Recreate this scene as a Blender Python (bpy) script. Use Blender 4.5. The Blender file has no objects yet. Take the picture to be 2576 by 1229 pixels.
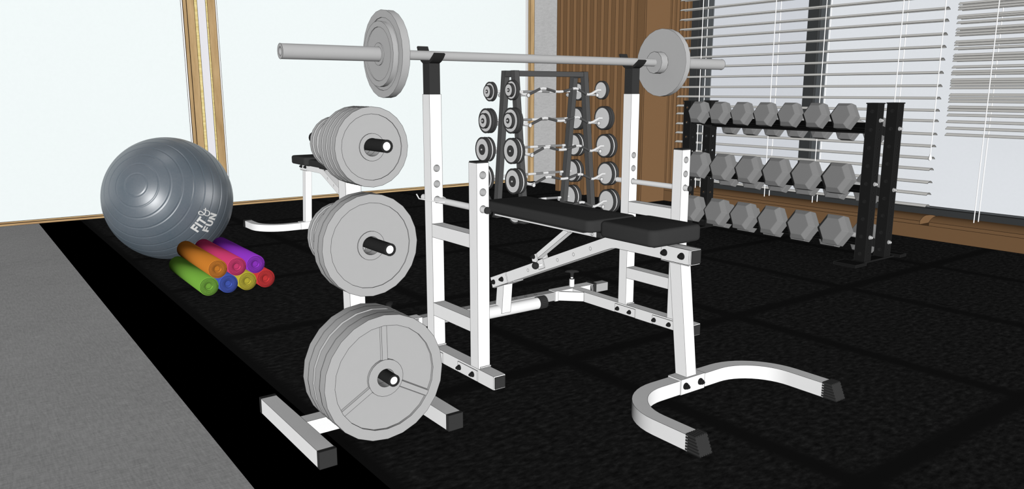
import bpy, bmesh, math, random
from mathutils import Vector as V, Matrix

# All lengths below are in gym units; one unit is S metres (the camera stands 1.6 units = 1.04 m up).
S = 0.65
random.seed(7)
C = bpy.context.scene.collection
CAMP = V((0, 0, 1.6))
PI = math.pi

# ------------------------------------------------------------------ materials
WH = 0.85          # albedo of the whitest paint
def lin(c):
    c = c / 255.0
    return c / 12.92 if c <= 0.04045 else ((c + 0.055) / 1.055) ** 2.4
def hexlin(h, k=WH):
    return tuple(min(1.0, lin((h >> s) & 255) * k) for s in (16, 8, 0)) + (1.0,)
MATS = {}
def mat(name, h=0xFFFFFF, k=WH, rough=0.9, spec=0.0, metal=0.0, nodes=None):
    if name in MATS: return MATS[name]
    m = bpy.data.materials.new(name); m.use_nodes = True
    nt = m.node_tree; b = nt.nodes['Principled BSDF']
    b.inputs['Base Color'].default_value = hexlin(h, k)
    b.inputs['Roughness'].default_value = rough
    b.inputs['Specular IOR Level'].default_value = spec
    b.inputs['Metallic'].default_value = metal
    # every paint carries a whisper of procedural mottling
    if nodes is None:
        tc = nt.nodes.new('ShaderNodeTexCoord'); nz = nt.nodes.new('ShaderNodeTexNoise')
        nz.inputs['Scale'].default_value = 40.0
        mp = nt.nodes.new('ShaderNodeMapRange'); mp.inputs['To Min'].default_value = 0.985; mp.inputs['To Max'].default_value = 1.015
        mx = nt.nodes.new('ShaderNodeVectorMath'); mx.operation = 'SCALE'
        mx.inputs[0].default_value = hexlin(h, k)[:3]
        nt.links.new(tc.outputs['Object'], nz.inputs['Vector']); nt.links.new(nz.outputs['Fac'], mp.inputs['Value'])
        nt.links.new(mp.outputs['Result'], mx.inputs['Scale']); nt.links.new(mx.outputs['Vector'], b.inputs['Base Color'])
    else:
        nodes(nt, b)
    MATS[name] = m
    return m

def N(nt, t, **kw):
    n = nt.nodes.new(t)
    for k, v in kw.items():
        if k in ('op',): n.operation = v
        else: n.inputs[k].default_value = v
    return n
def ramp(nt, stops):
    r = nt.nodes.new('ShaderNodeValToRGB'); e = r.color_ramp.elements
    while len(e) < len(stops): e.new(0.5)
    for el, (p, c) in zip(e, stops): el.position = p; el.color = c
    return r

def rubber_nodes(nt, b):
    tc = N(nt, 'ShaderNodeTexCoord')
    mp = N(nt, 'ShaderNodeMapping'); mp.inputs['Scale'].default_value = (1 / S,) * 3
    nt.links.new(tc.outputs['Object'], mp.inputs['Vector'])
    n1 = N(nt, 'ShaderNodeTexNoise', Scale=34.0, Detail=5.0, Roughness=0.62)
    m2 = N(nt, 'ShaderNodeMapping'); m2.inputs['Scale'].default_value = (0.55, 1.0, 1.0)
    nt.links.new(mp.outputs['Vector'], m2.inputs['Vector']); nt.links.new(m2.outputs['Vector'], n1.inputs['Vector'])
    def g(v): return (v, v, v, 1)
    r = ramp(nt, [(0.28, g(0.008)), (0.44, g(0.016)), (0.56, g(0.024)), (0.74, g(0.047))])
    nt.links.new(n1.outputs['Fac'], r.inputs['Fac'])
    sep = N(nt, 'ShaderNodeSeparateXYZ'); nt.links.new(mp.outputs['Vector'], sep.inputs['Vector'])
    masks = []
    for ax, pos in (('X', (1.345, 2.93, 4.52, 5.95, 7.36)), ('Y', (-0.2, 1.54, 3.43, 5.09, 6.6, 8.1, 9.6))):
        p = None
        for off in pos:
            a = N(nt, 'ShaderNodeMath'); a.operation = 'SUBTRACT'; a.inputs[1].default_value = off
            nt.links.new(sep.outputs[ax], a.inputs[0])
            q = N(nt, 'ShaderNodeMath'); q.operation = 'ABSOLUTE'; nt.links.new(a.outputs[0], q.inputs[0])
            if p:
                mn = N(nt, 'ShaderNodeMath'); mn.operation = 'MINIMUM'; nt.links.new(p.outputs[0], mn.inputs[0]); nt.links.new(q.outputs[0], mn.inputs[1]); q = mn
            p = q
        s = N(nt, 'ShaderNodeMapRange'); s.interpolation_type = 'SMOOTHSTEP'
        s.inputs['From Min'].default_value = 0.025; s.inputs['From Max'].default_value = 0.095
        s.inputs['To Min'].default_value = 0.0; s.inputs['To Max'].default_value = 1.0
        nt.links.new(p.outputs[0], s.inputs['Value']); masks.append(s)
    mm = N(nt, 'ShaderNodeMath'); mm.operation = 'MULTIPLY'
    nt.links.new(masks[0].outputs[0], mm.inputs[0]); nt.links.new(masks[1].outputs[0], mm.inputs[1])
    mx = nt.nodes.new('ShaderNodeMix'); mx.data_type = 'RGBA'
    mx.inputs[6].default_value = g(0.0125)
    nt.links.new(mm.outputs[0], mx.inputs[0]); nt.links.new(r.outputs['Color'], mx.inputs[7])
    nt.links.new(mx.outputs[2], b.inputs['Base Color'])

def weave_nodes(dark, light, scale):
    def f(nt, b):
        tc = N(nt, 'ShaderNodeTexCoord'); outs = []
        for sc in ((scale * 0.12, scale, scale * 0.5), (scale, scale * 0.12, scale * 0.5)):
            mp = N(nt, 'ShaderNodeMapping'); mp.inputs['Scale'].default_value = sc
            nt.links.new(tc.outputs['Object'], mp.inputs['Vector'])
            n = N(nt, 'ShaderNodeTexNoise', Scale=1.0, Detail=4.0, Roughness=0.7)
            nt.links.new(mp.outputs['Vector'], n.inputs['Vector']); outs.append(n)
        big = N(nt, 'ShaderNodeTexNoise', Scale=2.2, Detail=2.0); nt.links.new(tc.outputs['Object'], big.inputs['Vector'])
        a = N(nt, 'ShaderNodeMath'); a.operation = 'ADD'
        nt.links.new(outs[0].outputs['Fac'], a.inputs[0]); nt.links.new(outs[1].outputs['Fac'], a.inputs[1])
        c = N(nt, 'ShaderNodeMath'); c.operation = 'MULTIPLY_ADD'; c.inputs[1].default_value = 0.25
        nt.links.new(big.outputs['Fac'], c.inputs[0]); nt.links.new(a.outputs[0], c.inputs[2])
        h = N(nt, 'ShaderNodeMath'); h.operation = 'MULTIPLY'; h.inputs[1].default_value = 0.444
        nt.links.new(c.outputs[0], h.inputs[0])
        r = ramp(nt, [(0.36, dark), (0.64, light)])
        nt.links.new(h.outputs[0], r.inputs['Fac']); nt.links.new(r.outputs['Color'], b.inputs['Base Color'])
    return f
def wood_nodes(c0, c1, sc):
    def f(nt, b):
        tc = N(nt, 'ShaderNodeTexCoord'); mp = N(nt, 'ShaderNodeMapping'); mp.inputs['Scale'].default_value = sc
        nt.links.new(tc.outputs['Object'], mp.inputs['Vector'])
        n = N(nt, 'ShaderNodeTexNoise', Scale=1.0, Detail=6.0, Roughness=0.65); nt.links.new(mp.outputs['Vector'], n.inputs['Vector'])
        r = ramp(nt, [(0.33, c0), (0.68, c1)])
        nt.links.new(n.outputs['Fac'], r.inputs['Fac']); nt.links.new(r.outputs['Color'], b.inputs['Base Color'])
    return f
def stripe_nodes(h):
    def f(nt, b):
        tc = N(nt, 'ShaderNodeTexCoord'); w = N(nt, 'ShaderNodeTexWave', Scale=24.0, Distortion=0.0)
        w.bands_direction = 'Y'; nt.links.new(tc.outputs['Object'], w.inputs['Vector'])
        c = hexlin(h); r = ramp(nt, [(0.2, tuple(x * 0.86 for x in c[:3]) + (1,)), (0.8, c)])
        nt.links.new(w.outputs['Fac'], r.inputs['Fac']); nt.links.new(r.outputs['Color'], b.inputs['Base Color'])
    return f

white = mat('white_powder_coat', 0xFFFFFF)
black = mat('black_plastic', 0x3C3C3C)
boltm = mat('blackened_steel', 0x353535)
line = mat('dark_outline', 0x303030)  # drawn edge outlines, not joints between parts
linew = mat('dark_wood_outline', 0x2C2018)  # same drawn outlines, browner for wooden parts
plate_m = mat('grey_cast_iron', 0xB8B8B8)
peg_m = mat('dark_peg_sleeve', 0x303030)
grey_tube = mat('light_grey_tube', 0xB9B9B9)
padm = mat('black_vinyl', 0x3D3D3D)
rackblk = mat('black_rack_steel', 0x222222)
trayblk = mat('black_tray_steel', 0x101010)
hexm = mat('grey_rubber_hex', 0x858585)
aframe = mat('charcoal_steel', 0x555555)
chrome = mat('brushed_chrome', 0xE2E2E2)
rim = mat('dark_rubber_rim', 0x474747)
disc = mat('pale_disc_face', 0xDADADA)
glassw = mat('frosted_white_glass', 0xEFF6F6, rough=0.4)
glassr = mat('frosted_window_glass', 0xF6FAFF, k=0.98, rough=0.4)
glassr2 = mat('frosted_window_glass_dim', 0xE9EDF4, k=0.95, rough=0.4)
blackfr = mat('black_window_frame', 0x414344)
framegrey = mat('dark_grey_gasket', 0x5F6366)
woodd = mat('brown_panelling', 0x7F6144)
slatm = mat('white_blind_slat', 0xEAE9E5)
cordm = mat('white_cord', 0xFFFFFF, k=1.1)
paleg = mat('pale_grey_paint', 0xE6E5EA)
blackmat = mat('black_border_mat', 0x000000)
blackmat.node_tree.nodes['Principled BSDF'].inputs['Base Color'].default_value = (0, 0, 0, 1)
rubber = mat('speckled_rubber_tile', nodes=rubber_nodes)
carpet = mat('grey_woven_carpet', nodes=weave_nodes((0.36, 0.36, 0.36, 1), (0.60, 0.60, 0.60, 1), 150))
weavew = mat('grey_textile_wall', nodes=weave_nodes((0.47, 0.47, 0.47, 1), (0.62, 0.62, 0.62, 1), 130))
oak = mat('tan_wood', nodes=wood_nodes((0.33, 0.215, 0.10, 1), (0.50, 0.35, 0.185, 1), (14, 14, 2)))
oakh = mat('tan_wood_sill', nodes=wood_nodes((0.36, 0.22, 0.11, 1), (0.55, 0.40, 0.20, 1), (2, 40, 40)))
ylw = mat('yellow_pine_edge', nodes=wood_nodes((0.55, 0.43, 0.16, 1), (0.75, 0.64, 0.32, 1), (3, 3, 60)))
MATC = {}

# ------------------------------------------------------------------ geometry kit
class B:
    def __init__(s):
        s.bm = bmesh.new(); s.nl = s.bm.faces.layers.int.new('nl'); s.wires = []
    def face(s, vs, m=0):
        try:
            f = s.bm.faces.new(vs); f.material_index = m; return f
        except ValueError: return None
    def box(s, x0, x1, y0, y1, z0, z1, m=0):
        v = [s.bm.verts.new((x, y, z)) for z in (z0, z1) for y in (y0, y1) for x in (x0, x1)]
        for q in ((0, 2, 3, 1), (4, 5, 7, 6), (0, 1, 5, 4), (2, 6, 7, 3), (0, 4, 6, 2), (1, 3, 7, 5)):
            s.face([v[i] for i in q], m)
        return s
    def prism(s, pts, ax, a, b, m=0):
        # pts: 2-D outline in the two other axes (in order x,y,z without ax)
        def P(p, t):
            q = list(p); q.insert(ax, t); return s.bm.verts.new(q)
        A = [P(p, a) for p in pts]; Bv = [P(p, b) for p in pts]; n = len(pts)
        s.face(A, m); s.face(Bv[::-1], m)
        for i in range(n): s.face([A[i], Bv[i], Bv[(i + 1) % n], A[(i + 1) % n]], m)
        return s
    def lathe(s, prof, o, d, seg=24, m=0, closed=False, mats=None, a0=0.0):
        # prof: (radius, distance along d)
        o = V(o); d = V(d).normalized()
        up = V((0, 0, 1)) if abs(d.z) < 0.9 else V((0, 1, 0))
        u = up.cross(d).normalized(); w = d.cross(u)
        R = []
        for r, t in prof:
            if r < 1e-6: R.append([s.bm.verts.new(o + d * t)])
            else: R.append([s.bm.verts.new(o + d * t + (u * math.sin(a0 + 2 * PI * k / seg) + w * math.cos(a0 + 2 * PI * k / seg)) * r) for k in range(seg)])
        n = len(prof)
        for i in range(n if closed else n - 1):
            a, b = R[i], R[(i + 1) % n]; mi = mats[i] if mats else m
            for k in range(seg):
                k2 = (k + 1) % seg
                if len(a) == 1 and len(b) == 1: continue
                if len(a) == 1: s.face([a[0], b[k2], b[k]], mi)
                elif len(b) == 1: s.face([a[k], a[k2], b[0]], mi)
                else: s.face([a[k], a[k2], b[k2], b[k]], mi)
        return s
    def cyl(s, p0, p1, r, seg=20, m=0, r1=None):
        p0 = V(p0); p1 = V(p1); L = (p1 - p0).length
        return s.lathe([(0, 0), (r, 0), (r if r1 is None else r1, L), (0, L)], p0, p1 - p0, seg, m)
    def ball(s, c, r, seg=16, m=0):
        n = seg // 2
        return s.lathe([(r * math.sin(PI * i / n), -r * math.cos(PI * i / n)) for i in range(n + 1)], c, (0, 0, 1), seg, m)
    def tube(s, pts, r, seg=10, m=0, mats=None, closed=False, caps=True):
        pts = [V(p) for p in pts]; n = len(pts); rings = []; u = None
        for i, p in enumerate(pts):
            if closed: t = (pts[(i + 1) % n] - pts[i - 1]).normalized()
            else: t = ((pts[min(i + 1, n - 1)] - p).normalized() + (p - pts[max(i - 1, 0)]).normalized()).normalized()
            if u is None:
                u = t.cross(V((0, 0, 1)) if abs(t.z) < 0.9 else V((1, 0, 0))).normalized()
            u = (u - t * u.dot(t)).normalized(); w = t.cross(u)
            rings.append([s.bm.verts.new(p + (u * math.cos(2 * PI * k / seg) + w * math.sin(2 * PI * k / seg)) * r) for k in range(seg)])
        for i in range(n if closed else n - 1):
            a, b = rings[i], rings[(i + 1) % n]; mi = mats[i] if mats else m
            for k in range(seg): s.face([a[k], a[(k + 1) % seg], b[(k + 1) % seg], b[k]], mi)
        if caps and not closed: s.face(rings[0][::-1], m if not mats else mats[0]); s.face(rings[-1], m if not mats else mats[-1])
        return s
    def sweep_rect(s, path, w, z0, z1, m=0):
        # rectangular bar lying on the floor plane along a 2-D path
        n = len(path); path = [V((p[0], p[1])) for p in path]; R = []
        for i, p in enumerate(path):
            t = (path[min(i + 1, n - 1)] - path[max(i - 1, 0)]).normalized(); nn = V((-t.y, t.x)) * (w / 2)
            a, b = p + nn, p - nn
            R.append([s.bm.verts.new(q) for q in ((a.x, a.y, z0), (b.x, b.y, z0), (b.x, b.y, z1), (a.x, a.y, z1))])
        for i in range(n - 1):
            for k in range(4): s.face([R[i][k], R[i + 1][k], R[i + 1][(k + 1) % 4], R[i][(k + 1) % 4]], m)
        s.face(R[0], m); s.face(R[-1][::-1], m)
        return s
    def holed_strip(s, P, zc, rad, z0, z1, w, m=0, seg=16, depth=0.0, inn=None, ml=None):
        # a flat strip of width w from z0 to z1 with round holes at heights zc; P(a, z) gives the 3-D point
        zs = sorted(zc); half = min([rad * 1.35] + [(b - a) / 2 * 0.98 for a, b in zip(zs, zs[1:])])
        cur = z0
        def quad(a, b):
            if b - a < 1e-5: return
            f = s.face([s.bm.verts.new(P(*q)) for q in ((-w / 2, a), (w / 2, a), (w / 2, b), (-w / 2, b))], m); f[s.nl] = 1
        s.wires.append([P(-w / 2, z0), P(-w / 2, z1)]); s.wires.append([P(-w / 2, z1), P(w / 2, z1), P(w / 2, z0)])
        for z in zs:
            quad(cur, z - half); ci = []; co = []
            for k in range(seg):
                t = 2 * PI * k / seg + PI / seg; c, sn = math.cos(t), math.sin(t)
                kx = (w / 2) / abs(c) if abs(c) > 1e-6 else 1e9; kz = half / abs(sn) if abs(sn) > 1e-6 else 1e9
                q = min(kx, kz)
                ci.append(s.bm.verts.new(P(c * rad, z + sn * rad))); co.append(s.bm.verts.new(P(c * q, z + sn * q)))
            corners = [s.bm.verts.new(P(a, z + b)) for a, b in ((w / 2, half), (-w / 2, half), (-w / 2, -half), (w / 2, -half))]
            def side(v_i):
                t = 2 * PI * v_i / seg + PI / seg; c, sn = abs(math.cos(t)), abs(math.sin(t))
                return (w / 2) / max(c, 1e-6) < half / max(sn, 1e-6)
            for k in range(seg):
                k2 = (k + 1) % seg; vs = [ci[k], co[k]]
                if side(k) != side(k2):
                    t = 2 * PI * (k + 0.5) / seg + PI / seg
                    cx, sy = math.cos(t) > 0, math.sin(t) > 0
                    vs.append(corners[{(True, True): 0, (False, True): 1, (False, False): 2, (True, False): 3}[(cx, sy)]])
                vs += [co[k2], ci[k2]]
                f = s.face(vs, m)
                if f: f[s.nl] = 1
            s.wires.append([v_.co.copy() for v_ in ci + ci[:1]])
            if depth:
                c2 = [s.bm.verts.new(v.co + inn * depth) for v in ci]
                for k in range(seg): s.face([ci[k], ci[(k + 1) % seg], c2[(k + 1) % seg], c2[k]], ml if ml is not None else m)
            cur = z + half
        quad(cur, z1)
    def round_box(s, x0, x1, y0, y1, z0, z1, rc, re, m=0):
        # cushion: rounded plan corners rc, rolled top and bottom edges re
        prof = [(re, 0.0)]; k = 5
        def ring(off, z):
            pts = []
            for cx, cy, a0 in ((x1 - rc, y1 - rc, 0), (x0 + rc, y1 - rc, 1), (x0 + rc, y0 + rc, 2), (x1 - rc, y0 + rc, 3)):
                for i in range(7):
                    a = (a0 + i / 6) * PI / 2; r = rc - off
                    pts.append(s.bm.verts.new((cx + math.cos(a) * r, cy + math.sin(a) * r, z)))
            return pts
        rings = []
        for i in range(k + 1):
            a = i / k * PI / 2; rings.append(ring(re * (1 - math.sin(a)), z0 + re * (1 - math.cos(a))))
        for i in range(k + 1):
            a = i / k * PI / 2; rings.append(ring(re * (1 - math.cos(a)), z1 - re * (1 - math.sin(a))))
        s.face(rings[0][::-1], m); s.face(rings[-1], m)
        for a, b in zip(rings, rings[1:]):
            n = len(a)
            for i in range(n): s.face([a[i], a[(i + 1) % n], b[(i + 1) % n], b[i]], m)
        return s

def outlines(bm, lw, mi, thr, wires=(), nl=None):
    """thin dark seams drawn along the sharp edges, no joints in the shape"""
    bmesh.ops.remove_doubles(bm, verts=bm.verts, dist=1e-5)
    bmesh.ops.recalc_face_normals(bm, faces=bm.faces)
    segs = []
    for e in bm.edges:
        if e.calc_length() < 1e-4: continue
        fs = e.link_faces
        if any(f[nl] for f in fs):
            e.smooth = False; continue
        if len(fs) == 2:
            ang = fs[0].normal.angle(fs[1].normal, 0)
            if ang < thr: 
                if fs[0].material_index == fs[1].material_index: continue
        segs.append((e.verts[0].co.copy(), e.verts[1].co.copy()))
        if len(fs) != 2 or ang >= thr: e.smooth = False
    for a, b in segs: bar(bm, a, b, lw / 2, mi)
    for w in wires:
        for a, b in zip(w, w[1:]): bar(bm, V(a), V(b), lw / 2, mi)
def bar(bm, a, b, r, mi):
    d = (b - a).normalized(); u = d.cross(V((0, 0, 1)) if abs(d.z) < 0.9 else V((1, 0, 0))).normalized(); w = d.cross(u)
    a = a - d * r * 0.4; b = b + d * r * 0.4
    A = [bm.verts.new(a + q) for q in (u * r, w * r, -u * r, -w * r)]; Bv = [bm.verts.new(b + q) for q in (u * r, w * r, -u * r, -w * r)]
    for k in range(4):
        f = bm.faces.new([A[k], A[(k + 1) % 4], Bv[(k + 1) % 4], Bv[k]]); f.material_index = mi

def at_root(o):
    p = V((0, 0, 0))
    while o: p += V(o['u']) if 'u' in o else V((0, 0, 0)); o = o.parent
    return p
def finish(name, b, mats, parent=None, lines=True, thr=28, smooth=True, wires=(), lwk=1.0, lm=None, origin=None):
    if not isinstance(mats, (list, tuple)): mats = [mats]
    mats = list(mats)
    bm = b.bm
    co = [v.co for v in bm.verts]; ctr = sum(co, V((0, 0, 0))) / max(1, len(co))
    if not lines:
        bmesh.ops.remove_doubles(bm, verts=bm.verts, dist=1e-5); bmesh.ops.recalc_face_normals(bm, faces=bm.faces)
        for e in bm.edges:
            if len(e.link_faces) == 2 and e.link_faces[0].normal.angle(e.link_faces[1].normal, 0) > math.radians(thr): e.smooth = False
        for f in bm.faces: f.smooth = smooth
    else:
        lw = max(1.0, (ctr - CAMP).length) * 0.85 / 1956 * lwk
        nf = set(bm.faces)
        for f in bm.faces: f.smooth = smooth
        outlines(bm, lw, len(mats), math.radians(thr), list(wires) + b.wires, b.nl); mats.append(lm or line)
    base = at_root(parent) if parent else V(origin if origin else (0, 0, 0))
    bmesh.ops.translate(bm, verts=bm.verts, vec=-base)
    me = bpy.data.meshes.new(name); bm.to_mesh(me); bm.free()
    for m in mats: me.materials.append(m)
    o = bpy.data.objects.new(name, me); C.objects.link(o)
    if parent: o.parent = parent; o['u'] = (0.0, 0.0, 0.0)
    else: o['u'] = tuple(base); o.location = base
    return o
def thing(name, label, cat, loc, group=None, rz=0.0):
    o = bpy.data.objects.new(name, None); C.objects.link(o); o.location = loc; o['u'] = tuple(float(x) for x in loc)
    o.rotation_euler = (0, 0, rz); o['label'] = label; o['category'] = cat
    if group: o['group'] = group
    o.empty_display_size = 0.1
    return o
def tag(o, label, cat, group=None):
    o['label'] = label; o['category'] = cat
    if group: o['group'] = group
    return o
def struct(o): o['kind'] = 'structure'; return o
def dup(root, loc, label, rot=None, group=None):
    r = root.copy(); C.objects.link(r); r.location = loc; r['u'] = tuple(float(x) for x in loc); r['label'] = label
    if rot is not None: r.rotation_euler = rot
    if group: r['group'] = group
    for ch in list(root.children):
        c = ch.copy(); C.objects.link(c); c.parent = r
        for g in list(ch.children):
            d = g.copy(); C.objects.link(d); d.parent = c
    return r
def circ(c, ax, r, n=16):
    pts = []
    for k in range(n + 1):
        a = 2 * PI * k / n; q = [math.cos(a) * r, math.sin(a) * r]; q.insert(ax, 0); pts.append(tuple(V(c) + V(q)))
    return pts
def bolt(parent, p, d, s=1.0, m=None, name='bolt'):
    b = B(); d = V(d)
    b.lathe([(0, 0), (0.017 * s, 0), (0.016 * s, 0.006 * s), (0.012 * s, 0.008 * s)], p, d, 12)
    b.lathe([(0.0135 * s, 0.006 * s), (0.0135 * s, 0.015 * s), (0.008 * s, 0.017 * s), (0.008 * s, 0.024 * s), (0, 0.024 * s)], p, d, 6)
    return finish(name, b, m or mat('black_bolt', 0x262626), parent, thr=20, lines=False)

# ------------------------------------------------------------------ room shell
HT = 4.4
b = B(); b.box(1.335, 12, -6, 11.35, -0.1, 0.0); struct(finish('floor', b, rubber, lines=False))
b = B(); b.box(0.884, 1.335, -6, 11.35, -0.1, 0.0); o = finish('trim_1', b, blackmat, lines=False); struct(o)
b = B(); b.box(-9, 0.884, -6, 11.35, -0.1, 0.0); o = finish('floor', b, carpet, lines=False); struct(o)

# window_1: left frosted panel, standing a little nearer than window_2
def win(n, y, xa, xb, glx0, glx1, left_post=None, right_post=None):
    g = B(); g.box(glx0, glx1, y + 0.012, y + 0.03, 0.05, HT)
    r = struct(finish('window_%d' % n, g, glassw, lines=False))
    return r
w1 = struct(win(1, 11.125, 0, 0, -9, 2.78))
def wpart(name, p, m, boxes, lm=None, lines=True, lwk=1.0):
    b = B()
    for q in boxes: b.box(*q)
    return finish(name, b, m, p, lines=lines, lm=lm or linew, lwk=lwk)
wpart('bottom_rail', w1, oakh, [(-9, 2.79, 11.10, 11.20, 0.0, 0.029), (-9, 2.79, 11.115, 11.19, 0.031, 0.05)])
wpart('gasket', w1, mat('white_gasket', 0xFFFFFF), [(2.762, 2.782, 11.11, 11.18, 0.05, HT)])
wpart('stile', w1, oak, [(2.785, 2.829, 11.105, 11.2, 0.03, HT), (2.832, 2.925, 11.095, 11.22, 0, HT)])
wpart('edge_strip', w1, ylw, [(2.926, 2.966, 11.10, 11.22, 0, HT)])
b = B(); b.box(2.967, 3.10, 11.20, 11.32, 0, HT); struct(finish('wall_back', b, paleg, lines=True))
g = B(); g.box(3.262, 8.575, 11.262, 11.28, 0.05, HT); w2 = struct(finish('window_2', g, glassw, lines=False))
wpart('bottom_rail', w2, oakh, [(3.12, 8.63, 11.24, 11.32, 0.0, 0.030), (3.25, 8.58, 11.25, 11.31, 0.032, 0.05)])
wpart('edge_strip', w2, ylw, [(3.102, 3.128, 11.21, 11.32, 0, HT)])
wpart('stile', w2, oak, [(3.130, 3.238, 11.235, 11.32, 0, HT), (8.560, 8.645, 11.135, 11.32, 0, HT)])
wpart('gasket', w2, mat('white_gasket', 0xFFFFFF), [(3.243, 3.262, 11.25, 11.3, 0.05, HT), (8.545, 8.560, 11.2, 11.3, 0.05, HT)])

b = B(); b.box(8.655, 8.9, 9.85, 11.35, 0, HT); struct(finish('wall_corner', b, weavew, lines=True))
# panelled pier with vertical battens
b = B(); b.box(8.17, 8.655, 7.975, 9.86, 0, HT)
pier = struct(finish('wall_pier', b, woodd, lines=True, lm=linew))
b = B()
for k in range(11):
    y1 = 9.85 - 0.155 * k; b.box(8.10, 8.172, y1 - 0.084, y1, 0, HT)
b.box(8.15, 8.172, 7.985, 8.13, 0, HT)
finish('batten', b, woodd, pier, lm=linew)
# reveal boards beside the window
b = B(); b.box(8.655, 9.16, 7.985, 8.2, 0, HT)
rev = struct(finish('trim_2', b, woodd, lines=False))
b = B()
for x0, x1 in ((8.682, 8.740), (8.776, 8.842), (8.850, 8.900), (8.930, 8.992), (9.000, 9.060), (9.086, 9.155)):
    b.box(x0, x1, 7.968, 7.99, 0.17, HT)
finish('board', b, woodd, rev, lm=linew)
# low sill wall under the window and its rounded ledge
b = B(); b.box(8.66, 9.3, -6, 7.99, 0, 0.155); struct(finish('wall_sill', b, woodd, lines=True, lm=linew))
def ledge(y0, y1):
    pr = [(8.66, 0.155), (8.66, 0.194)]
    for i in range(1, 9):
        a = PI / 4 + i / 8 * PI / 4; pr.append((8.66 + 0.198 * (math.cos(PI / 4) - math.cos(a)), 0.194 + 0.180 * (math.sin(a) - math.sin(PI / 4))))
    for i in range(1, 7):
        a = i / 6 * PI * 0.5; pr.append((8.80 + 0.30 * math.sin(a), 0.246 - 0.09 * (1 - math.cos(a))))
    pr.append((9.10, 0.155))
    q = B(); q.prism(pr, 1, y0, y1); return q
for i, (y0, y1) in enumerate(((4.185, 7.985), (-6, 4.085))):
    struct(finish('trim_%d' % (3 + i), ledge(y0, y1), woodd, lines=True, lm=linew, thr=32))
b = B(); b.box(8.62, 8.668, 7.9, 7.97, 0.0, 0.17); 

# window_3: black framed window behind the blinds
b = B()
b.box(9.15, 9.17, -6, 5.78, 0.2, HT)
w3 = struct(finish('window_3', b, glassr, lines=False))
b = B(); b.box(9.15, 9.17, 6.0, 7.7, 0.2, HT); finish('pane', b, glassr2, w3, lines=False)
b = B(); b.box(9.06, 9.24, -6, 7.965, 0.10, 0.288)
b.box(9.10, 9.24, 7.84, 7.965, 0.2, HT); b.box(9.11, 9.24, 7.765, 7.832, 0.2, HT)
b.box(9.10, 9.24, 5.905, 6.05, 0.2, HT)
finish('frame', b, blackfr, w3)
b = B(); b.box(9.12, 9.22, 7.60, 7.75, 0.2, HT); b.box(9.12, 9.22, 5.80, 5.885, 0.2, HT); b.box(9.115, 9.2, -6, 7.7, 0.288, 0.306)
finish('gasket', b, framegrey, w3)

# ------------------------------------------------------------------ venetian blinds
def blind(y0, y1, zs, loc, label, cord_ys, wand=False):
    t = thing('venetian_blind', label, 'blind', loc)
    sb = B()
    for z in zs:
        pts = []; th = 0.004
        for i in range(7):
            a = -1 + i / 3; pts.append((8.74 + 0.05 * a, z + 0.024 * (1 - a * a)))
        lo = [(x, zz - th) for x, zz in reversed(pts)]
        sb.prism(pts + lo, 1, y0, y1)
    finish('slats', sb, slatm, t, thr=40, lwk=0.6)
    hb = B(); hb.box(8.69, 8.79, y0, y1, 3.55, 3.62); finish('head_rail', hb, slatm, t)
    for yc in cord_ys:
        for x in (8.688, 8.792):
            cb = B(); cb.cyl((x, yc, 0.245), (x, yc, 3.56), 0.0052, 8); finish('cord', cb, cordm, t, lines=False)
    if wand:
        wb = B(); wb.cyl((8.672, 4.15, 0.90), (8.672, 4.15, 3.56), 0.005, 8); finish('pull_cord', wb, cordm, t, lines=False)
        wb = B(); wb.lathe([(0, 0.86), (0.012, 0.865), (0.019, 0.885), (0.006, 0.935), (0.0, 0.94)], (8.672, 4.15, 0), (0, 0, 1), 12)
        finish('tassel', wb, cordm, t, lines=False, thr=50)
    return t
zl = [0.352, 0.483, 0.613, 0.755, 0.877, 1.007, 1.137, 1.279, 1.391, 1.521, 1.652, 1.791, 1.930, 2.061, 2.191, 2.331, 2.453]
zl += [2.453 + 0.133 * k for k in range(1, 8)]
blind(4.154, 7.83, zl, (8.74, 6.0, 0.3), 'long white venetian blind covering the black-framed window beside the wooden pier, fully lowered', (7.41, 6.24, 5.537, 4.609), True)
zr = [1.14, 1.208, 1.276, 1.346, 1.399, 1.429, 1.489, 1.522, 1.556, 1.629, 1.662, 1.689, 1.711, 1.772, 1.794, 1.843, 1.911, 1.937, 1.965, 2.031, 2.072, 2.1, 2.171, 2.197, 2.229, 2.294, 2.341, 2.358, 2.429, 2.454, 2.486]
zr += [2.56 + 0.06 * k for k in range(16)]
blind(0.6, 4.03, zr, (8.74, 2.4, 1.1), 'white venetian blind at the right picture edge, half raised with crowded slats', (3.64, 2.7, 1.6))

# ------------------------------------------------------------------ squat rack
RX = (2.3285, 3.937); hw = 0.0388
rack = thing('squat_rack', 'white steel squat rack with two uprights holding the loaded barbell', 'squat rack', (3.13, 3.95, 0))
def rp(name, bb, m=white, **k): return finish(name, bb, m, rack, **k)
HZ = (0.977, 1.0685, 1.1605)
def holed_post(x, y0, y1, z0, z1):
    b = B(); w = 2 * hw
    b.holed_strip(lambda a, z: V((x + a, y0, z)), HZ, 0.0205, z0, z1, w, depth=(y1 - y0), inn=V((0, 1, 0)), ml=1)
    b.holed_strip(lambda a, z: V((x - a, y1, z)), HZ, 0.0205, z0, z1, w)
    for sx in (-hw, hw):
        v = [b.bm.verts.new(p) for p in ((x + sx, y0, z0), (x + sx, y1, z0), (x + sx, y1, z1), (x + sx, y0, z1))]; b.face(v)
    v = [b.bm.verts.new(p) for p in ((x - hw, y0, z1), (x + hw, y0, z1), (x + hw, y1, z1), (x - hw, y1, z1))]; b.face(v)
    return b
inner_m = mat('inside_of_tube', 0xDDDDDD)
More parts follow.
